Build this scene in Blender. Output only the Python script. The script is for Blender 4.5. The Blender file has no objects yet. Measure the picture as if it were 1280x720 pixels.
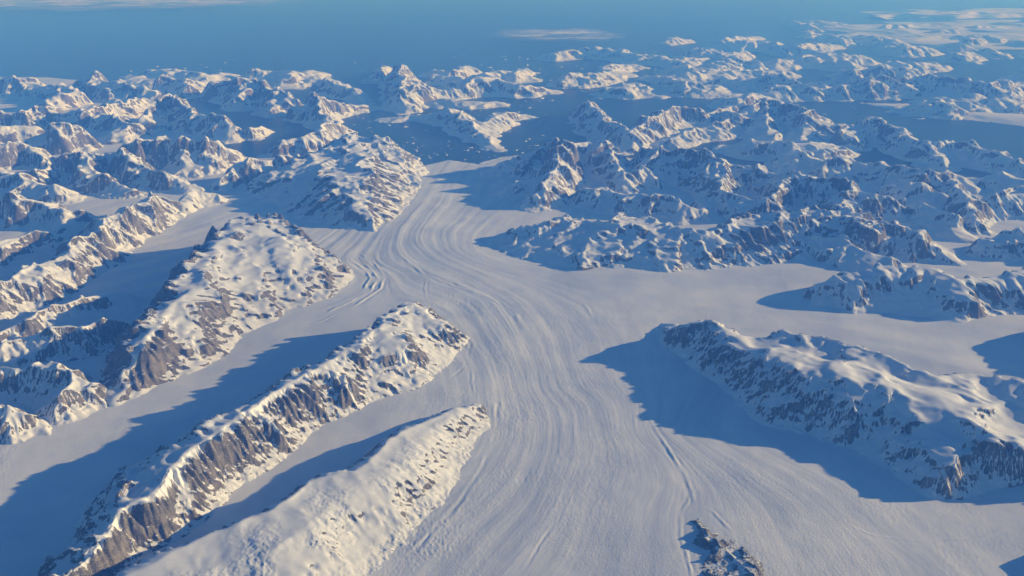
# Aerial view over an arctic outlet glacier between snow covered mountains, low sun from the right.
# 1 Blender unit = 1 km.  X right, Y away from the aeroplane, Z up.
import bpy, math, random
import numpy as np

F32 = np.float32
scene = bpy.context.scene
COL = scene.collection

# ------------------------------------------------------------------ camera
CAM_H = 10.0
PITCH = math.radians(20.8)
FPX = 1108.0                      # focal length in pixels of a 1280 px wide frame
cam_d = bpy.data.cameras.new('camera')
cam_d.sensor_width = 36.0
cam_d.lens = 36.0 * FPX / 1280.0
cam_d.clip_start = 0.1
cam_d.clip_end = 2000.0
cam = bpy.data.objects.new('camera', cam_d)
cam.location = (0, 0, CAM_H)
cam.rotation_euler = (math.pi / 2 - PITCH, 0, 0)
COL.objects.link(cam)
scene.camera = cam

def at(u, v, z=0.0):
    """survey: the place at height z seen at photo coordinates (u, v)"""
    a = (u - 640.0) / FPX
    b = -(v - 360.0) / FPX
    dy = math.cos(PITCH) + b * math.sin(PITCH)
    dz = -math.sin(PITCH) + b * math.cos(PITCH)
    k = (z - CAM_H) / dz
    return (a * k, dy * k)

# ------------------------------------------------------------------ light
SUN_EL = math.radians(13.4)
SUN_AZ = math.radians(13.0)        # measured from +X towards +Y (the far side)
sdir = (math.cos(SUN_EL) * math.cos(SUN_AZ), math.cos(SUN_EL) * math.sin(SUN_AZ), math.sin(SUN_EL))
sun_d = bpy.data.lights.new('sun', 'SUN')
sun_d.energy = 5.0
sun_d.angle = math.radians(0.5)
sun_d.color = (1.0, 0.94, 0.86)
sun = bpy.data.objects.new('sun', sun_d)
from mathutils import Vector
sun.rotation_euler = Vector(sdir).to_track_quat('Z', 'Y').to_euler()
sun.location = (60, 0, 30)
COL.objects.link(sun)

world = bpy.data.worlds.new('World')
scene.world = world
world.use_nodes = True
wn = world.node_tree.nodes
wl = world.node_tree.links
bg = wn['Background']
sky = wn.new('ShaderNodeTexSky')
sky.sky_type = 'NISHITA'
sky.sun_disc = False
sky.sun_elevation = SUN_EL
sky.sun_rotation = math.pi / 2 - SUN_AZ
sky.altitude = 3000
sky.air_density = 1.0
sky.dust_density = 0.2
sky.ozone_density = 4.0
tint = wn.new('ShaderNodeMix'); tint.data_type = 'RGBA'; tint.blend_type = 'MULTIPLY'
tint.inputs[0].default_value = 1.0
tint.inputs[7].default_value = (0.49, 0.73, 1.0, 1)
wl.new(sky.outputs[0], tint.inputs[6])
wl.new(tint.outputs[2], bg.inputs['Color'])
bg.inputs['Strength'].default_value = 0.083

scene.view_settings.view_transform = 'Standard'
scene.view_settings.look = 'None'
scene.view_settings.exposure = 0.0
scene.view_settings.gamma = 1.0
scene.render.engine = 'CYCLES'
scene.cycles.max_bounces = 4
scene.cycles.diffuse_bounces = 2
scene.cycles.glossy_bounces = 1
scene.cycles.volume_bounces = 1
scene.cycles.use_denoising = True

# ------------------------------------------------------------------ noise
def _hash(ix, iy, seed):
    n = (ix.astype(np.int64) * 374761393 + iy.astype(np.int64) * 668265263 + seed * 1274126177) & 0xFFFFFFFF
    n = ((n ^ (n >> 13)) * 1274126177) & 0xFFFFFFFF
    n = n ^ (n >> 16)
    return n

def perlin(x, y, seed=0):
    x0 = np.floor(x); y0 = np.floor(y)
    fx = (x - x0).astype(F32); fy = (y - y0).astype(F32)
    ix = x0.astype(np.int64); iy = y0.astype(np.int64)
    def g(dx, dy):
        a = (_hash(ix + dx, iy + dy, seed) & 1023).astype(F32) * F32(2 * math.pi / 1024)
        return np.cos(a) * (fx - dx) + np.sin(a) * (fy - dy)
    u = fx * fx * fx * (fx * (fx * 6 - 15) + 10)
    v = fy * fy * fy * (fy * (fy * 6 - 15) + 10)
    a = g(0, 0); b = g(1, 0); c = g(0, 1); d = g(1, 1)
    return ((a + u * (b - a)) * (1 - v) + (c + u * (d - c)) * v) * F32(1.5)

def fbm(x, y, octv=4, seed=0, gain=0.5):
    s = 0; a = 1.0; f = 1.0
    for o in range(octv):
        s = s + a * perlin(x * f + 17.3 * o, y * f - 9.1 * o, seed + o)
        a *= gain; f *= 2.03
    return s

def ridged(x, y, octv=4, seed=0, gain=0.55):
    s = 0; a = 1.0; f = 1.0; w = 1.0; n = 0
    for o in range(octv):
        r = 1.0 - np.abs(perlin(x * f + 7.7 * o, y * f + 3.3 * o, seed + o)) * 1.35
        r = np.clip(r, 0, 1) ** 2 * w
        s = s + a * r; n += a
        w = np.clip(r * 1.6, 0, 1)
        a *= gain; f *= 2.1
    return s / n

def sstep(a, b, x):
    t = np.clip((x - a) / (b - a), 0, 1)
    return t * t * (3 - 2 * t)

# ------------------------------------------------------------------ plane geometry
def seg_dist(X, Y, pts, closed=False):
    """distance to a polyline"""
    best = np.full(X.shape, 1e9, F32)
    n = len(pts)
    for i in range(n if closed else n - 1):
        ax, ay = pts[i][:2]; bx, by = pts[(i + 1) % n][:2]
        dx, dy = bx - ax, by - ay
        L = dx * dx + dy * dy + 1e-12
        t = np.clip(((X - ax) * dx + (Y - ay) * dy) / L, 0, 1)
        d = np.hypot(X - ax - t * dx, Y - ay - t * dy)
        best = np.minimum(best, d)
    return best

def inside(X, Y, poly):
    r = np.zeros(X.shape, bool)
    n = len(poly)
    for i in range(n):
        ax, ay = poly[i][:2]; bx, by = poly[(i + 1) % n][:2]
        if ay == by: continue
        c = (ay > Y) != (by > Y)
        r ^= c & (X < (bx - ax) * (Y - ay) / (by - ay) + ax)
    return r

def densify(pts, step):
    out = []
    for a, b in zip(pts[:-1], pts[1:]):
        n = max(1, int(math.hypot(b[0] - a[0], b[1] - a[1]) / step))
        for k in range(n):
            t = k / n
            out.append(tuple(a[i] + (b[i] - a[i]) * t for i in range(len(a))))
    out.append(tuple(pts[-1]))
    return out

# ------------------------------------------------------------------ mesh from a height grid
def grid_mesh(name, X, Y, Z, mat, keep=None, attrs=None):
    ny, nx = X.shape
    idx = np.arange(nx * ny, dtype=np.int32).reshape(ny, nx)
    q = np.stack([idx[:-1, :-1], idx[:-1, 1:], idx[1:, 1:], idx[1:, :-1]], -1).reshape(-1, 4)
    if keep is not None:
        kq = (keep[:-1, :-1] | keep[:-1, 1:] | keep[1:, 1:] | keep[1:, :-1]).reshape(-1)
        q = q[kq]
        used = np.zeros(nx * ny, bool); used[q.ravel()] = True
        remap = np.cumsum(used) - 1
        q = remap[q].astype(np.int32)
    else:
        used = np.ones(nx * ny, bool)
    co = np.stack([X, Y, Z], -1).reshape(-1, 3)[used].astype(F32)
    me = bpy.data.meshes.new(name)
    me.vertices.add(len(co)); me.vertices.foreach_set('co', co.ravel())
    me.loops.add(q.size); me.loops.foreach_set('vertex_index', q.ravel().astype(np.int32))
    me.polygons.add(len(q))
    me.polygons.foreach_set('loop_start', np.arange(0, q.size, 4, dtype=np.int32))
    me.polygons.foreach_set('use_smooth', np.ones(len(q), bool))
    me.update(calc_edges=True)
    for k, v in (attrs or {}).items():
        at_ = me.attributes.new(k, 'FLOAT', 'POINT')
        at_.data.foreach_set('value', v.reshape(-1)[used].astype(F32))
    me.materials.append(mat)
    o = bpy.data.objects.new(name, me)
    COL.objects.link(o)
    return o

def tag(o, label=None, cat=None, group=None, kind=None):
    if label: o['label'] = label
    if cat: o['category'] = cat
    if group: o['group'] = group
    if kind: o['kind'] = kind
    return o

# ------------------------------------------------------------------ materials
class NT:
    def __init__(s, name):
        s.m = bpy.data.materials.new(name); s.m.use_nodes = True
        s.t = s.m.node_tree; s.t.nodes.clear()
        s.out = s.t.nodes.new('ShaderNodeOutputMaterial')
    def n(s, typ, **kw):
        x = s.t.nodes.new(typ)
        for k, v in kw.items(): setattr(x, k, v)
        return x
    def l(s, a, b): s.t.links.new(a, b)
    def put(s, x, sock):
        if isinstance(x, (int, float)): sock.default_value = x
        else: s.l(x, sock)
    def math(s, op, a, b=0.0, c=0.0, clamp=False):
        x = s.n('ShaderNodeMath', operation=op, use_clamp=clamp)
        s.put(a, x.inputs[0]); s.put(b, x.inputs[1]); s.put(c, x.inputs[2])
        return x.outputs[0]
    def smooth(s, a, b, x, lo=0.0, hi=1.0):
        r = s.n('ShaderNodeMapRange', interpolation_type='SMOOTHSTEP')
        s.put(x, r.inputs[0]); s.put(a, r.inputs[1]); s.put(b, r.inputs[2]); s.put(lo, r.inputs[3]); s.put(hi, r.inputs[4])
        return r.outputs[0]
    def noise(s, vec, scale, detail=4, rough=0.55, dist=0.0):
        x = s.n('ShaderNodeTexNoise'); s.l(vec, x.inputs['Vector'])
        x.inputs['Scale'].default_value = scale; x.inputs['Detail'].default_value = detail
        x.inputs['Roughness'].default_value = rough; x.inputs['Distortion'].default_value = dist
        return x.outputs[0]
    def attr(s, name):
        x = s.n('ShaderNodeAttribute', attribute_name=name); return x.outputs['Fac']
    def mixc(s, f, a, b):
        x = s.n('ShaderNodeMix', data_type='RGBA')
        s.put(f, x.inputs[0])
        for c, k in ((a, 6), (b, 7)):
            if isinstance(c, tuple): x.inputs[k].default_value = (*c, 1)
            else: s.l(c, x.inputs[k])
        return x.outputs[2]
    def scalev(s, vec, v):
        x = s.n('ShaderNodeVectorMath', operation='MULTIPLY'); s.l(vec, x.inputs[0]); x.inputs[1].default_value = v
        return x.outputs[0]

SNOW = (0.80, 0.80, 0.81)

def mountain_material(name, rock_bias=0.0, rock_a=(0.195, 0.170, 0.152), rock_b=(0.085, 0.078, 0.076)):
    t = NT(name)
    pos = t.n('ShaderNodeNewGeometry').outputs['Position']
    rock = t.attr('rock')
    n1 = t.noise(t.scalev(pos, (1, 1, 0.6)), 9.0, 6, 0.62)
    cv = t.n('ShaderNodeCombineXYZ')
    t.l(t.attr('along'), cv.inputs[0]); t.l(t.math('MULTIPLY', t.attr('up'), 0.22), cv.inputs[1])
    wob = t.math('MULTIPLY', t.noise(pos, 3.0, 3, 0.5), 0.4)
    cv2 = t.n('ShaderNodeVectorMath', operation='ADD'); t.l(cv.outputs[0], cv2.inputs[0]); t.l(wob, cv2.inputs[1])
    n2a = t.noise(t.scalev(pos, (1, 1, 0.35)), 42.0, 4, 0.65)
    n2b = t.noise(cv2.outputs[0], 16.0, 5, 0.65)
    n2 = t.math('ADD', t.math('MULTIPLY', n2a, 0.45), t.math('MULTIPLY', n2b, 0.55))
    s_ = t.math('ADD', rock, t.math('MULTIPLY', t.math('SUBTRACT', n1, 0.5), 0.55))
    s_ = t.math('ADD', s_, t.math('MULTIPLY', t.math('SUBTRACT', n2, 0.5), 1.05))
    m = t.smooth(0.46 - rock_bias, 0.62 - rock_bias, s_)
    n3 = t.noise(pos, 5.0, 4, 0.6)
    rc = t.mixc(t.smooth(0.35, 0.65, n3), rock_a, rock_b)
    n4 = t.noise(t.scalev(pos, (1, 1, 0.5)), 70.0, 3, 0.6)
    rc = t.mixc(t.smooth(0.50, 0.72, n4, 0, 0.65), rc, (0.62, 0.62, 0.64))     # powder caught on the rock
    sc = t.mixc(t.smooth(0.3, 0.7, n1), (0.86, 0.86, 0.86), (0.78, 0.79, 0.81))
    col = t.mixc(m, sc, rc)
    b = t.n('ShaderNodeBsdfPrincipled')
    t.l(col, b.inputs['Base Color'])
    b.inputs['Roughness'].default_value = 0.75
    b.inputs['Specular IOR Level'].default_value = 0.15
    hh = t.math('ADD', t.math('MULTIPLY', n2, 0.55), t.math('MULTIPLY', n4, 0.25))
    bu = t.n('ShaderNodeBump'); bu.inputs['Distance'].default_value = 0.035
    t.l(t.math('ADD', t.math('MULTIPLY', rock, 0.75), 0.14, clamp=True), bu.inputs['Strength'])
    t.l(hh, bu.inputs['Height']); t.l(bu.outputs[0], b.inputs['Normal'])
    t.l(b.outputs[0], t.out.inputs['Surface'])
    return t.m

def glacier_material():
    t = NT('glacier_ice')
    pos = t.n('ShaderNodeNewGeometry').outputs['Position']
    flow = t.attr('flow'); rough = t.attr('rough')
    sx = t.n('ShaderNodeSeparateXYZ'); t.l(pos, sx.inputs[0])
    cv = t.n('ShaderNodeCombineXYZ')
    t.l(t.math('MULTIPLY', flow, 1.0), cv.inputs[0])
    t.l(t.math('MULTIPLY', sx.outputs[1], 0.06), cv.inputs[1])
    t.l(t.math('MULTIPLY', sx.outputs[0], 0.03), cv.inputs[2])
    st1 = t.noise(cv.outputs[0], 4.0, 5, 0.6)
    st2 = t.noise(cv.outputs[0], 16.0, 4, 0.6)
    n1 = t.noise(pos, 0.8, 4, 0.55)
    n2 = t.noise(pos, 22.0, 4, 0.6)
    f = t.math('ADD', t.math('MULTIPLY', st1, 0.65), t.math('MULTIPLY', n1, 0.35))
    col = t.mixc(t.smooth(0.36, 0.64, f), (0.72, 0.75, 0.79), (0.93, 0.915, 0.90))
    b = t.n('ShaderNodeBsdfPrincipled'); t.l(col, b.inputs['Base Color'])
    b.inputs['Roughness'].default_value = 0.7; b.inputs['Specular IOR Level'].default_value = 0.15
    h = t.math('ADD', t.math('MULTIPLY', st1, 0.012), t.math('MULTIPLY', st2, 0.009))
    h = t.math('ADD', h, t.math('MULTIPLY', t.math('MULTIPLY', n2, 0.014), rough))
    bu = t.n('ShaderNodeBump'); bu.inputs['Distance'].default_value = 1.0
    bu.inputs['Strength'].default_value = 0.55
    t.l(h, bu.inputs['Height']); t.l(bu.outputs[0], b.inputs['Normal'])
    t.l(b.outputs[0], t.out.inputs['Surface'])
    return t.m

def water_material():
    t = NT('fjord_water')
    pos = t.n('ShaderNodeNewGeometry').outputs['Position']
    n = t.noise(pos, 0.25, 5, 0.6)
    b = t.n('ShaderNodeBsdfPrincipled')
    t.l(t.mixc(t.smooth(0.35, 0.7, n), (0.012, 0.030, 0.055), (0.03, 0.055, 0.085)), b.inputs['Base Color'])
    b.inputs['Roughness'].default_value = 0.35
    b.inputs['Specular IOR Level'].default_value = 0.3
    t.l(b.outputs[0], t.out.inputs['Surface'])
    return t.m

M_MTN = mountain_material('snow_and_gneiss', -0.07)
M_DARK = mountain_material('bare_wind_scoured_rock', 0.48, (0.20, 0.19, 0.185), (0.09, 0.087, 0.088))
M_GL = glacier_material()
M_SEA = water_material()

# ------------------------------------------------------------------ mountains
def erode(h, X, Y, d, lam0, octs, strength, seed, smooth_first=2):
    """gullies and ribs that run down the slope, octave by octave"""
    rib = np.zeros_like(h)
    lam = lam0; st = strength
    for o in range(octs):
        if lam < 2.6 * d: break
        g = h
        for _ in range(smooth_first if o else 3):
            g = (np.roll(g, 1, 0) + np.roll(g, -1, 0) + np.roll(g, 1, 1) + np.roll(g, -1, 1) + g) / 5
        gy, gx = np.gradient(g, d)
        sl = np.hypot(gx, gy) + 1e-5
        sx = -gy / sl; sy = gx / sl
        px = X / lam; py = Y / lam
        ix = np.floor(px); iy = np.floor(py)
        C = np.zeros_like(h); W = np.zeros_like(h)
        for a in (-1, 0, 1):
            for b in (-1, 0, 1):
                cx = ix + a; cy = iy + b
                hs = _hash(cx, cy, seed + 31 * o)
                jx = (hs & 255).astype(F32) / 255; jy = ((hs >> 8) & 255).astype(F32) / 255
                vx = (px - cx - jx).astype(F32); vy = (py - cy - jy).astype(F32)
                w = np.exp(-2.2 * (vx * vx + vy * vy))
                C += w * np.cos(2 * math.pi * 1.05 * (vx * sx + vy * sy)); W += w
        v = np.clip(C / (W + 1e-4) * 1.25, -1, 1)
        v = 1 - 2 * np.sqrt(np.clip((1 - v) * 0.5, 0, 1))          # sharp ribs, round gullies
        v = v + 0.25
        m = sstep(0.15, 0.6, sl) * np.clip(sl, 0.3, 1.7)
        h = h + (st * lam * m * v).astype(F32)
        rib = rib * 0.75 + m * v
        lam *= 0.5; st *= 0.74
    return h, rib

def droplets(h, cell, mask, count, steps, seed, carve=0.28):
    """water-drop erosion of a coarse height grid: branching couloirs above, fans below"""
    ny, nx = h.shape
    rng = np.random.default_rng(seed)
    g = (h / cell).astype(np.float64)
    ii, jj = np.nonzero(mask)
    if len(ii) < 50: return h
    batch = min(5000, max(600, len(ii) // 6))
    for b in range(max(1, count // batch)):
        k = rng.integers(0, len(ii), batch)
        x = jj[k] + rng.random(batch); y = ii[k] + rng.random(batch)
        dx = np.zeros(batch); dy = np.zeros(batch); v = np.ones(batch); w = np.ones(batch); sed = np.zeros(batch)
        acc = np.zeros(ny * nx)
        gf = g.ravel()
        alive = np.ones(batch, bool)
        for s in range(steps):
            x = np.clip(x, 1, nx - 3); y = np.clip(y, 1, ny - 3)
            ix = x.astype(np.int64); iy = y.astype(np.int64); fx = x - ix; fy = y - iy
            i0 = iy * nx + ix
            a = gf[i0]; bb = gf[i0 + 1]; c = gf[i0 + nx]; dd = gf[i0 + nx + 1]
            gx = (bb - a) * (1 - fy) + (dd - c) * fy; gy = (c - a) * (1 - fx) + (dd - bb) * fx
            hh = a * (1 - fx) * (1 - fy) + bb * fx * (1 - fy) + c * (1 - fx) * fy + dd * fx * fy
            dx = dx * .12 - gx * .88; dy = dy * .12 - gy * .88
            L = np.hypot(dx, dy) + 1e-9; dx = dx / L; dy = dy / L
            xn = np.clip(x + dx, 1, nx - 3); yn = np.clip(y + dy, 1, ny - 3)
            jx = xn.astype(np.int64); jy = yn.astype(np.int64); ex = xn - jx; ey = yn - jy
            j0 = jy * nx + jx
            h2 = gf[j0] * (1 - ex) * (1 - ey) + gf[j0 + 1] * ex * (1 - ey) + gf[j0 + nx] * (1 - ex) * ey + gf[j0 + nx + 1] * ex * ey
            dh = h2 - hh
            cap = np.maximum(-dh, 0.01) * v * w * 3.2
            up = dh > 0
            dep = np.where(up, np.minimum(dh, sed), np.where(sed > cap, (sed - cap) * .25, 0))
            ero = np.where(~up & (sed <= cap), np.minimum((cap - sed) * carve, -dh * .8), 0)
            q = (dep - ero) * alive
            sed = sed + ero - dep
            for off, wt in ((0, (1 - fx) * (1 - fy)), (1, fx * (1 - fy)), (nx, (1 - fx) * fy), (nx + 1, fx * fy)):
                acc += np.bincount(i0 + off, q * wt, ny * nx)
            v = np.sqrt(np.clip(v * v - dh * 2.0, 0.05, 10)); w = w * .975
            alive &= (h2 > -0.3)
            x, y = xn, yn
        A = np.clip(acc.reshape(ny, nx), -1.0, 0.6)
        A = .4 * A + .15 * (np.roll(A, 1, 0) + np.roll(A, -1, 0) + np.roll(A, 1, 1) + np.roll(A, -1, 1))
        g = g + A
    return (g * cell).astype(F32)

def soften(h, n):
    for _ in range(n):
        p = np.pad(h, 1, mode='edge')
        h = (p[:-2, 1:-1] + p[2:, 1:-1] + p[1:-1, :-2] + p[1:-1, 2:] + 2 * h) / 6
    return h

def upsample(c, ny, nx, k):
    fy = np.minimum(np.arange(ny) / k, c.shape[0] - 1.001); fx = np.minimum(np.arange(nx) / k, c.shape[1] - 1.001)
    iy = fy.astype(int); ix = fx.astype(int); fy = (fy - iy)[:, None]; fx = (fx - ix)[None]
    r0 = c[iy]; r1 = c[iy + 1]
    r = r0 * (1 - fy) + r1 * fy
    return (r[:, ix] * (1 - fx) + r[:, ix + 1] * fx).astype(F32)

def profile(t, wall, sh=0.72):
    """cross section from foot (0) to crest (1): apron, wall, rounded shoulder"""
    if wall <= 0: return t
    s = sstep(0.0, 1.0, t)
    k = np.clip((t - 0.10) / sh, 0, 1)
    s2 = 0.10 * np.clip(t / 0.25, 0, 1) + 0.90 * (k * k * (3 - 2 * k)) ** 0.9
    return t * (1 - wall) + (0.25 * s + 0.75 * s2) * wall

def mountain(name, spines, foot, label=None, wall=0.5, rug=1.0, lam=1.1, bump=0.16, seed=1, mat=None,
             warp=0.18, rock=0.0, res=1.0, ribs=1.0, patch=0.0, drops=.8, snow=14, sh=.72, st0=.38, cap=0.0, cat='mountain'):
    """spines: crest lines [(u, v, height)]; foot: outline of the base, photo coordinates of the survey"""
    sp = [[(*at(u, v, h * HS), h * HS) for u, v, h in s] for s in spines]
    ft = [at(u, v) for u, v in foot]
    return build_mountain(name, sp, ft, label, wall, rug, lam, bump, seed, mat or M_MTN, warp, rock, res, cat, ribs, patch, drops, snow, sh, st0, cap)

def ridge(spine, width, label=None, name='mountain', spurs=(), **kw):
    """a mountain known by its crest only: the foot lies `width` km either side"""
    hf = HF * (1.25 if (spine[0][1] < 120 and spine[0][0] > 450) else 1.30 if (spine[0][0] < 480 and spine[0][1] < 200) else 1.12 if spine[0][0] < 300 else 1.0)
    sp = [[(*at(u, v, h * hf), h * hf) for u, v, h in s] for s in [spine, *spurs]]
    allp = [p for s in sp for p in densify(s, width * 0.5)]
    # outline = convex-ish hull of discs: sample by angle around many centres is overkill, use a distance field instead
    return build_mountain(name, sp, width, label, kw.get('wall', 0.25), kw.get('rug', 1.0), kw.get('lam', 1.3),
                          kw.get('bump', 0.42), kw.get('seed', 1), kw.get('mat', M_MTN), kw.get('warp', 0.25), kw.get('rock', -0.12), kw.get('res', 1.0), kw.get('cat', 'mountain'), kw.get('ribs', 0.6), 0.0, 0.7, 2)

NV = 0
RELIEF = []
HS = 1.36; HF = 1.28      # relief of the near and the far mountains
def build_mountain(name, sp, ft, label, wall, rug, lam, bump, seed, mat, warp, rock, res, cat, ribs, patch=0.0, drops=.8, snow=14, sh=.72, st0=.38, cap=0.0):
    global NV
    pts = [p for s in sp for p in s]
    if isinstance(ft, list):
        xs = [p[0] for p in ft]; ys = [p[1] for p in ft]; mg = 0.25
    else:
        xs = [p[0] for p in pts]; ys = [p[1] for p in pts]; mg = ft * 1.15
    x0, x1, y0, y1 = min(xs) - mg, max(xs) + mg, min(ys) - mg, max(ys) + mg
    D = math.sqrt(max(y0, 8) ** 2 + CAM_H ** 2 + max(0, max(x0, -x1)) ** 2)
    d = max(D / 886.0 * 0.8 / res, (x1 - x0) / 1200, (y1 - y0) / 1200)
    xv = np.arange(x0, x1 + d, d); yv = np.arange(y0, y1 + d, d)
    X, Y = np.meshgrid(xv, yv)
    X = X.astype(F32); Y = Y.astype(F32)
    wf = 0.12 if warp > 1 else 0.7
    wx = X + warp * fbm(X * wf, Y * wf, 2, seed * 13 + 1)
    wy = Y + warp * fbm(X * wf, Y * wf, 2, seed * 13 + 7)
    ds = np.full(X.shape, 1e9, F32)
    hs = np.zeros(X.shape, F32); ws = np.zeros(X.shape, F32)
    al = np.zeros(X.shape, F32); wa = np.zeros(X.shape, F32)
    for k, s in enumerate(sp):
        ds = np.minimum(ds, seg_dist(wx, wy, s))
        dn = densify(s, 0.3)
        run = 0.0 if k == 0 else 3.7 * k
        for i, (px, py, ph) in enumerate(dn):
            if i: run += math.hypot(px - dn[i - 1][0], py - dn[i - 1][1])
            r2 = (wx - px) ** 2 + (wy - py) ** 2
            w = 1.0 / (r2 + 0.04) ** 2
            hs += w * ph; ws += w
            w = 1.0 / (r2 + 0.02) ** 3
            al += w * run; wa += w
    hs /= ws; al /= wa
    if isinstance(ft, list):
        de = seg_dist(wx, wy, ft, True)
        ins = inside(wx, wy, ft)
        de = np.where(ins, de, -de)
        tt = np.where(ins, de / (de + ds + 1e-4), de)
    else:
        hmax = max(p[2] for p in pts)
        wloc = ft * (0.35 + 0.65 * np.clip(hs / hmax, 0, 1))
        wloc = wloc * (1 + 0.25 * fbm(X * 0.6, Y * 0.6, 2, seed * 5 + 3))
        tt = 1 - ds / wloc
        de = tt * wloc
    tin = np.clip(tt, 0, 1)
    h = hs * profile(tin, wall, sh)
    # medium relief: secondary ridges and bowls, dying out at the foot
    mask = sstep(0.0, 0.35, tin)
    rg = ridged(wx * 0.6 / lam, wy * 0.6 / lam, 3, seed * 3 + 11)
    h = h + hs * bump * (rg - 0.45) * 1.2 * mask
    h = h + 0.02 * rug * fbm(wx * 2.4, wy * 2.4, 3, seed + 50) * mask
    # ribs and couloirs that run from the crest down to the foot
    rs = 0; amp = 0.15 * rug; f = 1.1 / lam
    sw = al + 0.09 * fbm(X * 1.1, Y * 1.1, 3, seed + 70)
    ga, gb = np.gradient(al, d); stretch = sstep(1.9, 1.0, np.hypot(ga, gb))
    env = np.clip(tin * 5.0, 0, 1) * sstep(1.0, 0.62, tin) * stretch
    for o in range(5):
        if 1 / f < 2.5 * d: break
        r = 1 - 2 * np.abs(perlin(sw * f, tin * (0.7 + 0.35 * o) + 0.35 * f * 0.3 * X, seed * 11 + o)) * 1.3
        rs = rs + amp * r; amp *= 0.52; f *= 2.03
    h = h + hs * env * rs * ribs
    if drops > 0:
        kk = 2 if d > 0.011 else 3
        hc = h[::kk, ::kk]; mc = tin[::kk, ::kk] > 0.02
        base = np.where(tin[::kk, ::kk] > 0, hc, np.maximum(de[::kk, ::kk], -1) * 0.02)
        hd = droplets(base, d * kk, mc, int(mc.sum() * drops), 45, seed * 3 + 5)
        g0, g1 = np.gradient(soften(base, 2), d * kk); g2, g3 = np.gradient(soften(hd, 3), d * kk)
        steep = sstep(st0, st0 + .45, np.maximum(np.hypot(g0, g1), .8 * np.hypot(g2, g3)))
        dl = np.where(mc, (hd - base) * soften(steep, 2), 0)
        h = h + upsample(soften(np.clip(dl, -0.18, 0.04), 1), h.shape[0], h.shape[1], kk)
    h, rib = erode(h.astype(F32), X, Y, d, lam * .4, 4, 0.05 * rug, seed * 7)
    h = h + np.where(tin <= 0, np.maximum(de, -0.6) * 0.30 - 0.012, -0.006)
    # wind and drift smooth the snow wherever it can lie, cliffs stay sharp
    gy, gx = np.gradient(soften(h, 3), d)
    keep_ = sstep(0.50, 0.95, np.hypot(gx, gy))
    h = h * keep_ + soften(h, snow) * (1 - keep_)
    h = np.minimum(h, soften(h, 8) + 0.030)
    h = h + 0.028 * fbm(X * 5, Y * 5, 3, seed + 33) * sstep(0.30, 0.08, tin) * (tin > 0)
    if patch:
        pm = sstep(-0.35, 0.35, fbm(X * 1.0, Y * 1.0, 2, seed + 90)) * sstep(0.02, 0.15, tin) * sstep(0.95, 0.5, tin)
        h = h + patch * pm * (0.030 * ridged(X * 5.5, Y * 5.5, 3, seed + 91) + 0.012 * fbm(X * 14, Y * 14, 2, seed + 92))
    gy, gx = np.gradient(h, d)
    sl = np.hypot(gx, gy)
    rk = sstep(0.62, 1.45, sl) + 0.30 * np.clip(rib, -1.2, 1.2) * sstep(0.4, 0.8, sl) + rock * sstep(0.35, 0.8, sl)
    rk = rk + 0.9 * (rs if not isinstance(rs, int) else 0) * sstep(0.5, 0.9, sl)
    rk = rk * (1 - cap * sstep(.80, .95, tin))
    rk = rk - 0.25 * sstep(0.02, 0.0, h)
    o = grid_mesh(name, X, Y, h, mat, h > -0.03, {'rock': np.clip(rk, 0, 1.2), 'along': al, 'up': tin})
    NV += len(o.data.vertices)
    RELIEF.append((x0, y0, d, h))
    tag(o, label, cat, None, 'structure')
    return o

#---MOUNTAINS---
exec_mountains = None
mountain('mountain_ridge',
    [[(545, 402, .45), (512, 380, .62), (482, 395, .66), (455, 424, .66), (400, 455, .68), (345, 490, .68), (300, 518, .68), (240, 556, .70), (205, 590, .66), (150, 640, .58), (85, 705, .50), (30, 760, .42)],
     [(470, 408, .66), (500, 440, .5), (515, 480, .08)], [(400, 455, .66), (432, 480, .5), (450, 510, .1)], [(320, 505, .66), (352, 535, .45), (368, 560, .08)], [(215, 580, .64), (232, 610, .45), (236, 640, .1)]],
    [(585, 432), (576, 460), (530, 487), (470, 512), (400, 547), (358, 580), (304, 612), (286, 634), (218, 680), (122, 736), (40, 790), (-40, 800),
     (30, 735), (80, 660), (108, 620), (150, 582), (220, 548), (300, 505), (370, 470), (420, 443), (462, 420), (500, 405), (550, 400), (575, 412)],
    'long snow capped ridge with brown cliffs, ending in a blunt white dome at the glacier bend', wall=0.7, rock=.05, drops=1.1, snow=20, cap=.7, seed=3, lam=0.8, bump=.06)
mountain('mountain_ridge',
    [[(425, 330, .25), (385, 305, .55), (335, 272, .90), (300, 278, .88), (270, 302, .85), (247, 335, .80), (232, 364, .78), (180, 416, .72), (161, 438, .62), (156, 462, .42), (146, 488, .12)],
     [(270, 302, .82), (305, 332, .62), (325, 365, .4), (338, 400, .06)], [(383, 308, .58), (393, 340, .42), (404, 368, .08)], [(350, 295, .8), (362, 335, .52), (372, 384, .06)], [(210, 390, .7), (238, 418, .45), (255, 450, .1)]],
    [(448, 350), (440, 362), (409, 377), (365, 393), (337, 407), (322, 422), (277, 452), (210, 489), (150, 512), (128, 512),
     (118, 490), (130, 455), (160, 412), (195, 372), (222, 345), (252, 318), (290, 303), (330, 298), (375, 304), (420, 318), (442, 335)],
    'broad ridge with a smooth white summit and long rocky face above the moraine loop', wall=1.0, sh=.60, ribs=1.9, rock=.8, drops=1.4, st0=.36, cap=.7, seed=5, lam=1.0, bump=.05, rug=.75, snow=20)
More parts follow.
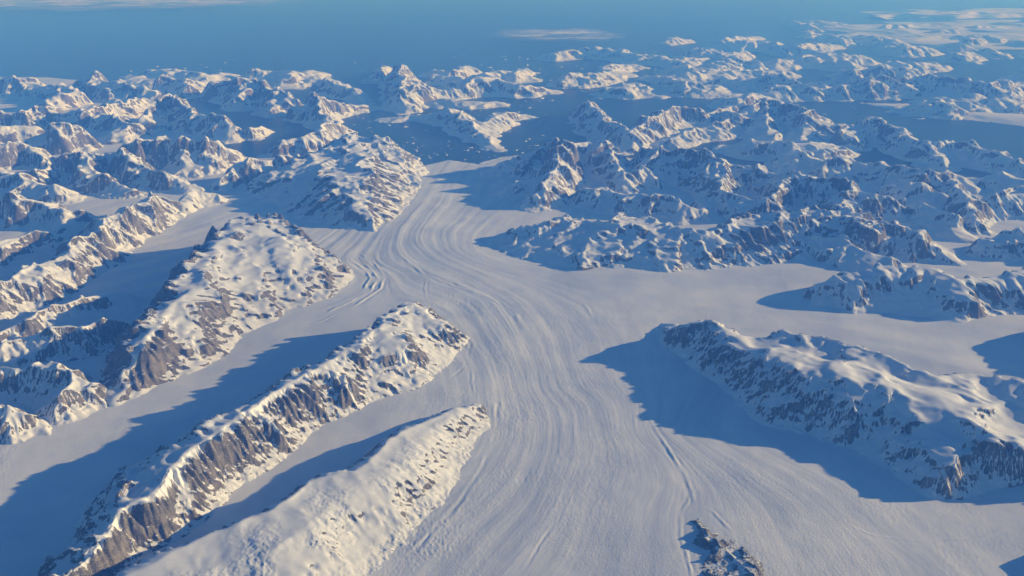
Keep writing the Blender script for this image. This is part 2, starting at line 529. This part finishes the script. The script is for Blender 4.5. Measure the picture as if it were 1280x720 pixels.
mountain('mountain_ridge',
    [[(598, 508, .2), (560, 512, .32), (525, 528, .42), (478, 560, .46), (440, 588, .48), (390, 600, .50), (330, 640, .48), (262, 668, .46), (180, 712, .44), (100, 770, .4)]],
    [(618, 512), (620, 540), (605, 580), (580, 612), (545, 648), (497, 704), (468, 750), (430, 810), (100, 840), (40, 790),
     (150, 722), (250, 670), (340, 632), (385, 603), (430, 585), (460, 562), (520, 524), (560, 508), (595, 502)],
    'low rounded white ridge with rough stony flank in the near left foreground', wall=0.6, sh=.62, seed=8, lam=0.7, bump=.045, rug=.45, ribs=.30, patch=.6, drops=.7, rock=.5, st0=.30, snow=16)
mountain('nunatak',
    [[(866, 650, .10), (888, 669, .15), (915, 691, .165), (945, 723, .17)]],
    [(848, 660), (860, 640), (886, 644), (932, 680), (972, 702), (985, 735), (990, 780), (885, 780), (858, 715)],
    'small bare dark rock island poking through the ice at the bottom edge', wall=0.0, seed=9, lam=0.35, mat=M_DARK, rock=1.8, warp=.06, res=1.3, bump=.35, patch=.6, drops=.5, st0=.1, snow=1, cat='rock outcrop')
mountain('mountain',
    [[(840, 408, .18), (858, 400, .48), (885, 397, .66), (915, 414, .60), (950, 432, .62), (985, 442, .70), (1030, 456, .72), (1082, 480, .72), (1130, 476, .68), (1172, 492, .68), (1200, 520, .64), (1245, 545, .58), (1300, 560, .55), (1420, 580, .5)],
     [(950, 432, .52), (985, 413, .66), (1040, 424, .64), (1110, 445, .66), (1165, 470, .58), (1225, 463, .52), (1290, 482, .55), (1420, 500, .5)],
     [(1172, 492, .68), (1180, 540, .52), (1188, 570, .44), (1182, 592, .36), (1172, 616, .10)]],
    [(812, 404), (828, 436), (866, 472), (906, 508), (960, 542), (1020, 558), (1060, 570), (1090, 592), (1130, 616), (1160, 630), (1215, 628), (1250, 612), (1290, 606), (1420, 620), (1500, 560),
     (1420, 515), (1300, 495), (1220, 488), (1160, 482), (1110, 470), (1040, 450), (960, 434), (900, 424), (850, 406)],
    'wide mountain with shaded blue face and smooth wind packed summit domes on the right', wall=0.75, sh=.6, seed=12, lam=1.0, bump=.13, rug=.7, ribs=.9, snow=28, rock=-.10, drops=1.1, st0=.42)
mountain('mountain',
    [[(1012, 358, .28), (1045, 346, .48), (1085, 336, .6), (1130, 331, .68), (1167, 334, .70), (1197, 349, .6), (1240, 345, .55), (1300, 330, .7), (1400, 340, .7)],
     [(1197, 349, .6), (1206, 375, .4), (1209, 400, .08)]],
    [(1000, 368), (1000, 384), (1050, 397), (1100, 401), (1150, 406), (1209, 408), (1240, 400), (1290, 398), (1420, 410), (1420, 345), (1290, 345), (1200, 362), (1130, 352), (1060, 350), (1020, 356)],
    'shadowed mountain with a sharp sunlit spur dropping to the tributary ice', wall=0.6, seed=15, lam=1.0, bump=.08, snow=10)
mountain('mountain_ridge',
    [[(625, 292, .2), (655, 280, .42), (705, 272, .55), (738, 282, .5), (775, 269, .72), (838, 286, .62), (893, 290, .6), (945, 272, .75), (1000, 262, .8), (1060, 262, .8), (1100, 285, .7)],
     [(838, 286, .62), (836, 310, .4), (838, 342, .05)], [(893, 290, .6), (880, 310, .4), (875, 338, .05)], [(775, 269, .72), (755, 290, .5), (750, 315, .25)]],
    [(605, 305), (640, 325), (685, 338), (740, 343), (800, 345), (840, 345), (880, 341), (930, 338), (1000, 337), (1040, 330), (1110, 330), (1140, 300), (1100, 290), (1000, 280), (900, 292), (780, 285), (700, 288), (640, 290)],
    'long front ridge with a row of lit pointed peaks above shaded slopes', wall=0.8, seed=16, lam=0.9, ribs=1.3, drops=1.4, snow=4, bump=.22, rock=.1)
# promontory left of the glacier mouth
mountain('mountain',
    [[(345, 215, .55), (372, 205, .7), (405, 182, .85), (440, 166, .95), (470, 172, .95), (500, 196, .6), (530, 212, .12)],
     [(440, 166, .95), (448, 195, .85), (440, 222, .8), (456, 258, .5), (467, 288, .08)], [(405, 182, .85), (395, 210, .7)]],
    [(540, 215), (528, 232), (520, 252), (498, 276), (468, 294), (420, 288), (370, 280), (320, 258), (300, 240), (320, 222), (370, 210), (430, 195), (480, 190), (520, 200)],
    'jagged promontory mountain on the left of the glacier mouth, sunny right flank', wall=0.75, seed=18, lam=1.0, ribs=1.3, drops=1.2, snow=5, st0=.36, rock=0)

L = [
 # spine, width, kwargs   (left range, near to far)
 ([(192, 240, .75), (160, 256, .75), (130, 276, .68), (105, 296, .66), (60, 324, .66), (0, 354, .6), (-70, 390, .6)], 1.35, 'brown and white ridge with rocky lit face left of the shadowed side valley', []),
 ([(158, 362, .35), (120, 366, .4), (60, 386, .42), (0, 405, .4), (-60, 430, .4)], .85, 'low rounded snow ridge at the left edge above the dark side valley', []),
 ([(146, 398, .4), (105, 404, .5), (55, 412, .48), (0, 425, .45), (-60, 445, .4)], .9, 'snow bench with rough shaded scarp near the left edge', []),
 ([(112, 478, .35), (85, 462, .5), (45, 454, .52), (10, 460, .5), (-50, 470, .5)], 1.0, 'blunt snow knoll with brown cliff below at the left edge', [[(85, 462, .5), (80, 500, .3)]]),
 ([(52, 535, .12), (25, 520, .35), (-10, 505, .42), (-70, 510, .4)], .8, 'small rocky spur at the left edge beside the dark valley', []),
 ([(265, 243, .3), (242, 240, .4), (228, 252, .35)], .8, 'short lit rock spur beside the small side glacier', []),
 ([(86, 266, .4), (50, 246, .75), (10, 241, .8), (-50, 245, .8)], 1.5, 'sunlit snow mountain at the left edge', []),
 ([(75, 292, .35), (40, 290, .5), (0, 300, .5), (-50, 310, .5)], 1.0, 'low snow ridge at left edge below the sunlit mountain', []),
 ([(165, 236, .25), (140, 222, .5), (118, 214, .6), (100, 190, .85), (70, 196, .7), (45, 212, .6)], 1.3, 'steep snow peak with shaded bowl in the left range', []),
 ([(238, 230, .25), (200, 214, .6), (175, 200, .75), (150, 186, .85), (130, 184, .85)], 1.3, 'lit white ridge descending right in the middle of the left range', []),
 ([(285, 186, .4), (262, 174, .8), (225, 171, .9), (190, 172, .85), (165, 178, .8)], 1.5, 'massif of blunt peaks with shaded gullies left of the fjord inlet', [[(225, 171, .9), (228, 200, .4)], [(262, 174, .8), (262, 196, .4)]]),
 ([(276, 222, .35), (292, 203, .7), (330, 197, .75), (368, 192, .75)], 1.2, 'long lit snow ridge ending in a blunt point at the inlet', []),
 ([(50, 182, .6), (22, 169, .85), (0, 176, .8), (-50, 180, .8)], 1.4, 'snow dome at left edge in the middle distance', []),
 ([(110, 166, .5), (85, 151, .95), (60, 156, .85), (40, 170, .5)], 1.4, 'sharp shaded peak in the left range', []),
 ([(178, 120, .4), (150, 126, .6), (100, 138, .7), (60, 131, .8), (20, 140, .7), (-30, 140, .7)], 1.7, 'broad lit snow field mountain at the far left', []),
 ([(285, 160, .4), (275, 146, .7), (242, 136, .8), (215, 119, 1.0), (190, 132, .8), (175, 150, .5)], 1.7, 'group of pale peaks left of the round islet', []),
 ([(330, 160, .15), (312, 155, .48), (300, 160, .3)], .9, 'small round snow dome standing alone in the fjord inlet', []),
 ([(60, 104, .6), (30, 97, .8), (0, 93, .9), (-60, 95, .9)], 2.0, 'far white range at the left edge', []),
 ([(190, 112, .5), (145, 100, .85), (117, 91, 1.0), (95, 102, .6)], 2.0, 'far pointed white peak in the left distance', []),
 ([(65, 118, .6), (90, 110, .7), (70, 105, .6)], 1.5, 'small far peak at left', []),
 ([(262, 97, .5), (230, 100, .7), (205, 95, .8)], 1.8, 'far pale snow band above the left range', []),
 ([(365, 124, .5), (345, 108, .8), (310, 97, 1.0), (272, 96, .9)], 1.9, 'far serrated ridge with shaded blue face above the inlet', [[(310, 97, 1.0), (300, 120, .5)], [(345, 108, .8), (340, 135, .3)]]),
 ([(462, 132, .15), (425, 126, .5), (392, 114, 1.0), (385, 130, .6)], 1.8, 'far lone pyramid peak right of the inlet', [[(392, 114, 1.0), (410, 150, .3)]]),
 ([(455, 125, .2), (440, 108, .5), (410, 98, .7)], 1.5, 'far thin snow spine', []),
 # centre, beyond the glacier mouth
 ([(500, 80, .9), (502, 112, .8), (532, 102, .8), (552, 110, .5)], 1.6, 'far twin ridge with snowy hollow across the fjord', [[(502, 112, .8), (505, 130, .3)]]),
 ([(690, 110, .2), (650, 106, .5), (620, 100, .6), (585, 103, .6), (560, 112, .4)], 1.5, 'far row of rounded snow hills on the island across the fjord', []),
 ([(625, 128, .15), (590, 124, .4), (555, 122, .45), (525, 128, .2)], 1.3, 'low far snow hills in front of the rounded island', []),
 ([(655, 143, .2), (632, 138, .55), (605, 150, .5), (580, 140, .75), (562, 135, .7), (530, 142, .3), (480, 148, .1)], 1.5, 'pale mountain across the fjord with shaded foot and lit gully', [[(580, 140, .75), (600, 165, .35), (622, 186, .05)]]),
 ([(480, 82, .5), (472, 88, .6)], 1.2, 'tiny far peak across the water', []),
 ([(545, 92, .5), (575, 96, .4)], 1.2, 'tiny far snow hill', []),
 ([(800, 70, .4), (780, 62, .6), (735, 58, .6), (690, 66, .4)], 2.2, 'far low snowy islands near the cloud streak', []),
 ([(655, 85, .3), (640, 92, .4), (660, 96, .2)], 1.5, 'far low islet in the fjord', []),
 # right of the mouth
 ([(680, 242, .45), (690, 208, .9), (705, 172, 1.2), (735, 170, 1.05), (765, 182, .9), (775, 200, .6)], 1.7, 'shaded mountain with lit crown right of the glacier mouth', [[(705, 172, 1.2), (652, 192, .75), (622, 206, .35)], [(690, 208, .9), (645, 226, .5), (622, 240, .12)], [(765, 182, .9), (780, 220, .5)]]),
 ([(735, 126, .9), (755, 150, .7), (790, 165, .75), (820, 140, .9), (850, 132, .95), (880, 138, .7), (915, 132, .4)], 1.6, 'saw toothed lit ridge behind the mouth on the right', []),
 ([(810, 186, .8), (835, 178, 1.0), (860, 190, .9), (888, 190, 1.0), (910, 205, .8), (950, 215, .5)], 1.7, 'lit crested mountain in the right middle distance', [[(888, 190, 1.0), (905, 225, .7), (880, 262, .3)], [(835, 178, 1.0), (800, 215, .5)]]),
 ([(830, 175, .3), (900, 150, .6), (957, 124, 1.0), (1010, 138, .9), (1036, 150, .6)], 2.0, 'big shaded mountain with a small sunlit cap in the right distance', [[(957, 124, 1.0), (960, 165, .4)], [(1010, 138, .9), (1000, 175, .3)]]),
 ([(1060, 162, .7), (1086, 146, 1.0), (1115, 158, .8), (1150, 172, .7), (1175, 195, .4)], 1.7, 'pointed mountain with bright side ledge in the right distance', []),
 ([(1160, 180, .6), (1205, 172, .8), (1250, 190, .6), (1285, 206, .4), (1330, 215, .5)], 1.6, 'pale ridge with long bright crest near the right edge', []),
 ([(935, 205, .6), (980, 212, .85), (1030, 226, .85), (1065, 223, .95), (1090, 240, .8), (1122, 252, .5)], 1.6, 'broad shaded mountain with bright snow saddles right of centre', [[(1065, 223, .95), (1050, 255, .6)], [(980, 212, .85), (965, 250, .6)]]),
 ([(1150, 246, .7), (1190, 262, .55), (1200, 285, .3)], 1.3, 'dark sided peak with bright wedge of snow on the right', []),
 ([(1190, 222, .5), (1215, 250, .7), (1222, 272, .4)], 1.2, 'narrow curled snow crest near the right edge', []),
 ([(1225, 250, .5), (1262, 236, .8), (1310, 230, .8)], 1.4, 'snow mountain at the right edge', []),
 ([(1090, 283, .75), (1130, 280, .75), (1160, 296, .55), (1190, 318, .2)], 1.2, 'mountain with a bright triangular snow ledge on the right', []),
 ([(1240, 300, .4), (1290, 285, .7), (1350, 290, .7)], 1.3, 'shaded mountain at the right edge above the tributary', []),
 # far right
 ([(1021, 116, .15), (1000, 104, .6), (970, 92, .8), (935, 98, .5)], 2.0, 'far snow ridge with lit right slope', []),
 ([(1085, 100, .6), (1062, 88, .7), (1030, 100, .3)], 2.0, 'far lit snow cone at the head of a bay', []),
 ([(1085, 98, .8), (1130, 92, .8), (1180, 95, .8), (1240, 103, .8), (1262, 100, .7)], 2.3, 'far flat topped mountain wall with shaded blue face', []),
 ([(1100, 80, .8), (1140, 85, .6)], 2.0, 'far lit snow saddle', []),
 ([(870, 60, .6), (915, 70, .6), (900, 78, .5)], 2.2, 'far bright snow hills in the right distance', []),
 ([(835, 46, .5), (850, 46, .4)], 2.0, 'very far snow hill', []),
 ([(845, 74, .4), (865, 78, .4)], 1.8, 'far low snow knoll', []),
 ([(945, 50, .5), (1000, 58, .6), (1020, 64, .4)], 2.4, 'far white ridge by the ice sheet', []),
 ([(1005, 70, .5), (1040, 65, .5), (1075, 70, .4)], 2.0, 'far small white peaks by the ice sheet', []),
 ([(900, 95, .5), (945, 104, .3)], 1.8, 'far lit slope over the fjord', []),
 ([(820, 92, .3), (860, 100, .3)], 1.6, 'far low snow spit', []),
 # infill
 ([(0, 214, .6), (40, 222, .6), (75, 234, .4)], 1.4, 'smooth lit snow ridge at the left edge in the middle distance', []),
 ([(130, 142, .6), (160, 150, .6), (140, 162, .4)], 1.5, 'small snow peak in the middle of the far left range', []),
 ([(0, 150, .8), (32, 156, .6)], 1.5, 'pale far peak at the left edge', []),
 ([(350, 178, .4), (378, 168, .6), (402, 160, .7), (420, 150, .5)], 1.3, 'short snow ridge behind the promontory beside the inlet', []),
 ([(1100, 204, .6), (1150, 214, .7), (1200, 216, .6)], 1.6, 'shaded snow peak in front of the right hand fjord arm', []),
 ([(1000, 190, .6), (1040, 196, .7), (1090, 206, .5)], 1.8, 'long low shaded mountain in the right distance', []),
 ([(900, 242, .6), (930, 242, .7), (960, 252, .6)], 1.5, 'dark shaded peak right of the lit crested mountain', []),
 ([(740, 236, .5), (790, 240, .6), (845, 250, .55)], 1.6, 'blue shaded hill between the front ridge and the crested mountain', []),
 ([(1000, 292, .5), (1050, 295, .6), (1090, 312, .5)], 1.3, 'shaded knoll above the tributary ice right of centre', []),
 ([(1125, 226, .6), (1178, 236, .6)], 1.3, 'narrow snow peak near the bright wedge on the right', []),
 ([(930, 175, .5), (985, 178, .6), (1040, 178, .5)], 1.8, 'dim ridge behind the broad shaded mountain', []),
 ([(1240, 215, .5), (1290, 225, .6)], 1.4, 'small pale mountain at the right edge', []),
 # outside the frame to the right: they throw the shadows that fall on the ice at the right edge
 ([(1350, 400, .6), (1420, 420, .7)], 1.2, None, []),
 ([(1350, 692, .26), (1430, 722, .34)], .7, None, []),
]
for i, (s, w, lab, spurs) in enumerate(L):
    ridge(s, w, lab or 'mountain just beyond the right edge', spurs=spurs, seed=101 + i * 3)

mountain('ice_sheet', [[(1120, 36, .35), (1300, 36, .4), (1600, 38, .4)]],
    [(1000, 40), (1080, 28), (1280, 25), (1650, 27), (1650, 60), (1280, 62), (1150, 56), (1050, 50)], 'pale inland ice sheet near the horizon', wall=.3, rug=.15, lam=6, bump=.5, seed=40, warp=7, drops=0)
mountain('ice_sheet', [[(1120, 18, .35), (1300, 16, .4), (1600, 16, .4)]],
    [(1070, 19), (1130, 14), (1280, 10), (1650, 10), (1650, 20), (1280, 22), (1100, 24)], 'thin pale strip of inland ice on the horizon', wall=.3, rug=.15, lam=6, bump=.5, seed=41, warp=7, drops=0)
mountain('ice_sheet', [[(1110, 132, .1), (1200, 141, .12), (1350, 154, .12)]],
    [(1070, 128), (1130, 129), (1200, 134), (1290, 143), (1420, 150), (1420, 168), (1290, 160), (1180, 146), (1120, 137)], 'bright flat strip of ice behind the right hand mountains', wall=.6, rug=.1, lam=3, bump=.02, seed=42, warp=.3, drops=0)

rf = random.Random(21)
for (u0, u1, v0, v1, cnt) in [(830, 1290, 44, 70, 12), (980, 1300, 24, 48, 9), (860, 1300, 70, 100, 14), (900, 1300, 100, 126, 10), (700, 900, 66, 112, 9), (540, 700, 82, 98, 3), (120, 420, 84, 96, 6), (1120, 1300, 120, 128, 3)]:
    for k in range(cnt):
        u = rf.uniform(u0, u1); v = v0 + (v1 - v0) * (k + rf.random()) / cnt
        n_ = rf.randint(2, 3); a = rf.uniform(-.35, .35)
        ln = rf.uniform(14, 34)
        sp_ = [(u + ln * j, v + ln * j * a * .4 + rf.uniform(-2, 2), rf.uniform(.25, .6)) for j in range(n_)]
        o = ridge(sp_, rf.uniform(1.6, 2.8), 'low hazy snow hill in the far distance', seed=400 + int(u) + k)
        o['group'] = 'low hazy snow hills in the far distance'

# ------------------------------------------------------------------ glacier and snow fields
FLOW = [
 (0.0, [(395, 398), (440, 376), (466, 358), (470, 345)]),
 (0.0, [(0, 580), (100, 545), (200, 500), (300, 445), (395, 398)]),
 (0.5, [(455, 325), (470, 300), (500, 262), (528, 225)]),
 (1.0, [(545, 210), (524, 244), (486, 289), (475, 315), (486, 334), (516, 352), (557, 367), (587, 379), (610, 405), (625, 435), (640, 465), (655, 525), (655, 555), (638, 600), (569, 660), (512, 716), (470, 770)]),
 (2.2, [(570, 215), (550, 251), (524, 289), (520, 307), (550, 330), (595, 349), (640, 375), (670, 412), (685, 450), (696, 487), (719, 506), (726, 581), (700, 650), (655, 709), (610, 770)]),
 (3.4, [(610, 225), (599, 255), (565, 292), (565, 315), (595, 330), (662, 349), (719, 371), (745, 394), (768, 425), (790, 480), (809, 521), (839, 570), (860, 611), (850, 660), (862, 720), (860, 770)]),
 (3.9, [(640, 335), (720, 346), (820, 352), (950, 370), (1100, 412), (1280, 440)]),
 (4.3, [(850, 540), (930, 600), (1000, 660), (1050, 740)]),
 (5.2, [(1000, 560), (1100, 610), (1200, 690), (1250, 740)]),
]
P = []; V = []
for val, pl in FLOW:
    for p in densify([at(*q) for q in pl], 0.9):
        P.append(p); V.append(val)
P = np.array(P); V = np.array(V)
def tps(r2): return 0.5 * r2 * np.log(r2 + 1e-9)
n = len(P)
A = np.zeros((n + 3, n + 3))
A[:n, :n] = tps(((P[:, None] - P[None]) ** 2).sum(-1)) + np.eye(n) * 0.3
A[:n, n] = 1; A[:n, n + 1:] = P; A[n, :n] = 1; A[n + 1:, :n] = P.T
sol = np.linalg.solve(A, np.concatenate([V, np.zeros(3)]))
gxv = np.linspace(-40, 40, 321); gyv = np.linspace(8, 60, 209)
GX, GY = np.meshgrid(gxv, gyv)
G = sol[n] + sol[n + 1] * GX + sol[n + 2] * GY
for k in range(n): G = G + sol[k] * tps((GX - P[k, 0]) ** 2 + (GY - P[k, 1]) ** 2)
def bil(x, y):
    fx = np.clip((x + 40) / 80 * 320, 0, 319.999); fy = np.clip((y - 8) / 52 * 208, 0, 207.999)
    ix = fx.astype(int); iy = fy.astype(int); fx = fx - ix; fy = fy - iy
    return (G[iy, ix] * (1 - fx) + G[iy, ix + 1] * fx) * (1 - fy) + (G[iy + 1, ix] * (1 - fx) + G[iy + 1, ix + 1] * fx) * fy

LAND = [(-900, 91), (60, 97), (170, 108), (200, 138), (265, 160), (272, 190), (320, 197), (420, 160), (480, 180), (530, 207), (560, 200), (600, 206), (640, 195), (720, 190), (850, 205), (950, 215), (1080, 225), (1180, 225), (1280, 225), (1900, 235), (1900, 900), (640, 1000), (-900, 900)]
LANDW = [at(*p) for p in LAND]
ny, nx = 1150, 1650
jr = np.linspace(0, 1, ny); ia = np.linspace(-1.15, 1.15, nx)
Yr = 8.0 * (130 / 8.0) ** jr
Yg, Ag = np.meshgrid(Yr, ia, indexing='ij')
Xg = (Ag * Yg).astype(F32); Yg = Yg.astype(F32)
flow = bil(Xg, Yg).astype(F32) + 0.05 * fbm(Xg * 0.35, Yg * 0.35, 3, 77)
def n1d(u, f, seed): return perlin(u * f, 0.05 * Yg + 0.03 * Xg, seed)
land = np.where(inside(Xg + 0.3 * fbm(Xg * .5, Yg * .5, 3, 5), Yg + 0.3 * fbm(Xg * .5, Yg * .5, 3, 6), LANDW), 1.0, -1.0) * seg_dist(Xg, Yg, LANDW, True)
near = sstep(60, 40, Yg)
Z = 0.05 + 0.05 * fbm(Xg * 0.16, Yg * 0.16, 3, 31) * near
Z = Z + near * 0.005 * fbm(Xg * 1.1, Yg * 1.1, 3, 35)
Z = Z + near * (0.013 * n1d(flow, 2.2, 1) + 0.0085 * n1d(flow, 5.0, 2) + 0.0035 * n1d(flow, 11.0, 3)) * (0.5 + 0.5 * sstep(14, 22, Yg)) * np.clip(.7 + .7 * fbm(Xg * .15, Yg * .15, 2, 90), .15, 1.5)
rough = sstep(0.1, 0.6, fbm(Xg * 0.28, Yg * 0.28, 3, 61) + 0.35)
# crevassed zones
MARG = [at(*p) for p in [(560, 370), (590, 385), (612, 410), (628, 440), (638, 475), (645, 525), (640, 560), (610, 610), (560, 665), (510, 715)]]
marg = np.exp(-(seg_dist(Xg, Yg, MARG) / .55) ** 2)
crev = 1.0 * marg * np.clip(.6 + fbm(Xg * .7, Yg * .7, 2, 66), 0, 1.2) + .6 * sstep(0.15, 0.7, fbm(Xg * 0.4 + 3, Yg * 0.4, 2, 64) + 0.25) * near
Z = Z + 0.0042 * crev * (ridged(Xg * 9 + .6 * Yg, Yg * 5.0, 3, 88) + .8 * fbm(Xg * 20, Yg * 14, 2, 89))
# medial moraines: narrow ridge with a furrow beside it
MOR = [
 ([(395, 392), (435, 374), (455, 362), (463, 349), (455, 338), (436, 326)], .032, .030),
 ([(600, 498), (622, 506), (620, 542), (604, 588), (562, 645), (505, 706)], .035, -.012),
 ([(575, 418), (588, 432), (582, 460), (560, 478)], .035, -.012),
 ([(560, 352), (600, 368), (640, 390), (660, 420)], .06, .012),
 ([(500, 320), (530, 345), (570, 360), (610, 372)], .05, .014),
 ([(700, 650), (670, 690), (650, 725)], 0.025, -.006),
 ([(400, 396), (440, 378), (463, 365), (472, 349), (462, 336), (440, 322)], 0.034, 0.026),
 ([(330, 420), (400, 404), (446, 382), (476, 362), (480, 346), (466, 328), (445, 316)], 0.034, 0.024),
 ([(806, 515), (822, 545), (840, 573), (858, 600), (866, 620), (868, 640)], 0.031, 0.014),
 ([(866, 620), (852, 645), (850, 672), (862, 716), (870, 745)], 0.025, 0.012),
 ([(868, 635), (890, 645), (905, 660), (935, 690)], 0.025, 0.010),
 ([(586, 440), (590, 470), (592, 500)], 0.025, 0.011),
 ([(532, 350), (531, 365), (536, 385)], 0.025, 0.010),
 ([(718, 370), (733, 388), (742, 402)], 0.037, 0.009),
 ([(1045, 655), (1090, 672), (1150, 678), (1215, 676), (1260, 664)], 0.025, 0.010),
]
MX = Xg + .022 * fbm(Xg * 1.6, Yg * 1.6, 3, 201); MY = Yg + .022 * fbm(Xg * 1.6, Yg * 1.6, 3, 202)
MM = np.clip(.85 + .6 * fbm(Xg * 2.0, Yg * 2.0, 3, 203), 0.25, 1.6)
for pl, w, a in MOR:
    q = [at(*p) for p in pl]
    box = [min(p[0] for p in q) - 1, max(p[0] for p in q) + 1, min(p[1] for p in q) - 1, max(p[1] for p in q) + 1]
    dd = seg_dist(MX, MY, q)
    e0 = np.minimum(np.hypot(MX - q[0][0], MY - q[0][1]), np.hypot(MX - q[-1][0], MY - q[-1][1]))
    a = a * sstep(0.0, 0.6, e0) * MM
    Z = Z + a * .8 * np.clip(.55 + .8 * fbm(Xg * 1.3, Yg * 1.3, 2, 99), 0, 1.3) * (np.exp(-(dd / w) ** 2) - 0.8 * np.exp(-((dd - 2.2 * w) / (1.2 * w)) ** 2))
Z = np.where(land > 0, Z * sstep(0.0, 0.25, land) + 0.01, -0.08)
g = grid_mesh('glacier', Xg, Yg, Z, M_GL, land > -0.15, {'flow': flow, 'rough': rough})
tag(g, 'wide white glacier curving between mountains down to the fjord', 'glacier', None, 'structure')

# ------------------------------------------------------------------ sea
def flat_sheet(name, r, z, mat):
    k = 24
    v = np.linspace(-r, r, k); X, Y = np.meshgrid(v, v)
    return grid_mesh(name, X, Y, np.full_like(X, z), mat)
tag(flat_sheet('water', 900.0, 0.0, M_SEA), 'dark blue fjord and open sea reaching the hazy horizon', 'water', None, 'structure')

# ------------------------------------------------------------------ icebergs drifting in the fjord
def ground(x, y):
    z = -1.0
    for (x0, y0, d, h) in RELIEF:
        i = int((y - y0) / d); j = int((x - x0) / d)
        if 0 <= i < h.shape[0] and 0 <= j < h.shape[1]: z = max(z, float(h[i, j]))
    return z
def in_land(x, y):
    return bool(inside(np.array([x]), np.array([y]), LANDW)[0])
import bmesh
def iceberg_mesh(seed):
    r = random.Random(seed); bm = bmesh.new()
    for _ in range(22):
        a = r.uniform(0, 2 * math.pi); q = r.uniform(.5, 1.0)
        bm.verts.new((math.cos(a) * q, math.sin(a) * q * .65, r.choice((-.15, .0, .22, .30)) * r.uniform(.7, 1.2)))
    bmesh.ops.convex_hull(bm, input=bm.verts[:])
    for v in [v for v in bm.verts if not v.link_faces]: bm.verts.remove(v)
    me = bpy.data.meshes.new('iceberg'); bm.to_mesh(me); bm.free()
    me.materials.append(M_ICE); return me
def ice_material():
    t = NT('berg_ice'); pos = t.n('ShaderNodeNewGeometry').outputs['Position']
    b = t.n('ShaderNodeBsdfPrincipled')
    t.l(t.mixc(t.noise(pos, 30, 3), (0.70, 0.76, 0.80), (0.84, 0.84, 0.84)), b.inputs['Base Color'])
    b.inputs['Roughness'].default_value = .6
    t.l(b.outputs[0], t.out.inputs['Surface']); return t.m
M_ICE = ice_material()
BERG = [iceberg_mesh(k) for k in range(6)]
rnd = random.Random(4)
ZONES = [(480, 700, 112, 200, 150), (330, 480, 140, 190, 24), (560, 900, 62, 118, 70), (150, 480, 72, 100, 30), (900, 1100, 108, 150, 16)]
nb = 0
for (u0, u1, v0, v1, cnt) in ZONES:
    k = 0; tries = 0
    while k < cnt and tries < 4000:
        tries += 1
        x, y = at(rnd.uniform(u0, u1), rnd.uniform(v0, v1))
        if ground(x, y) > -.02 or in_land(x, y): continue
        o = bpy.data.objects.new('iceberg', rnd.choice(BERG)); COL.objects.link(o)
        sc_ = rnd.choice((.035, .045, .05, .06, .08, .12)) * (y / 46.0)
        o.location = (x, y, 0); o.scale = (sc_ * rnd.uniform(.8, 1.6), sc_, sc_ * rnd.uniform(.7, 1.2)); o.rotation_euler.z = rnd.uniform(0, 6.28)
        tag(o, 'small white iceberg drifting in the blue fjord water', 'iceberg', 'icebergs drifting in the fjord')
        k += 1

# ------------------------------------------------------------------ thin cloud
def cloud_material():
    t = NT('thin_cloud')
    pos = t.n('ShaderNodeNewGeometry').outputs['Position']
    d_ = t.attr('dens')
    n = t.noise(t.scalev(pos, (.35, 1.0, 1.0)), .35, 5, .6)
    a = t.math('MULTIPLY', d_, t.smooth(.25, .65, n), clamp=True)
    tr = t.n('ShaderNodeBsdfTransparent'); df = t.n('ShaderNodeBsdfDiffuse'); df.inputs[0].default_value = (.9, .9, .9, 1)
    mx = t.n('ShaderNodeMixShader'); t.l(a, mx.inputs[0]); t.l(tr.outputs[0], mx.inputs[1]); t.l(df.outputs[0], mx.inputs[2])
    t.l(mx.outputs[0], t.out.inputs['Surface']); return t.m
M_CL = cloud_material()
def cloud(u0, u1, v0, v1, z, dens, seed, label):
    xa, ya = at((u0 + u1) / 2, v1, z); xb, yb = at((u0 + u1) / 2, v0, z)
    cx, cy = (xa + xb) / 2, (ya + yb) / 2
    hx = (at(u1, (v0 + v1) / 2, z)[0] - at(u0, (v0 + v1) / 2, z)[0]) / 2; hy = (yb - ya) / 2
    X, Y = np.meshgrid(np.linspace(cx - hx, cx + hx, 160), np.linspace(cy - hy, cy + hy, 100))
    r = np.hypot((X - cx) / hx + .25 * fbm(X * .08, Y * .08, 3, seed), (Y - cy) / hy + .25 * fbm(X * .08, Y * .08, 3, seed + 5))
    dn = sstep(1.0, 0.2, r) * np.clip(.6 + .6 * fbm(X * .12, Y * .12, 4, seed + 9), 0, 1) * dens
    o = grid_mesh('cloud', X, Y, z + .12 * fbm(X * .3, Y * .3, 4, seed + 20), M_CL, None, {'dens': dn})
    o.visible_shadow = True
    tag(o, label, 'cloud', None, 'structure')
cloud(600, 800, 34, 54, 1.2, 1.6, 3, 'thin pale cloud streak over the sea near the top centre')
cloud(-200, 430, -6, 14, 1.5, 1.5, 7, 'faint veil of cloud along the horizon at the upper left')

# ------------------------------------------------------------------ haze: a low layer of air that scatters blue
def haze():
    t = NT('blue_air')
    s = t.n('ShaderNodeVolumeScatter')
    s.inputs['Color'].default_value = (0.085, 0.31, 1.0, 1)
    s.inputs['Density'].default_value = HZ
    s.inputs['Anisotropy'].default_value = 0.0
    t.l(s.outputs[0], t.out.inputs['Volume'])
    bpy.ops.mesh.primitive_cube_add(size=1)
    o = bpy.context.object; o.name = 'haze'
    o.scale = (1200, 1200, 6.0); o.location = (0, 300, 2.5)
    o.data.materials.append(t.m)
    t.m.cycles.homogeneous_volume = True if hasattr(t.m.cycles, 'homogeneous_volume') else None
    tag(o, 'blue air haze lying over fjord and mountains', 'haze', None, 'structure')
HZ = 0.031
haze()
import time; print('VERTS', NV)
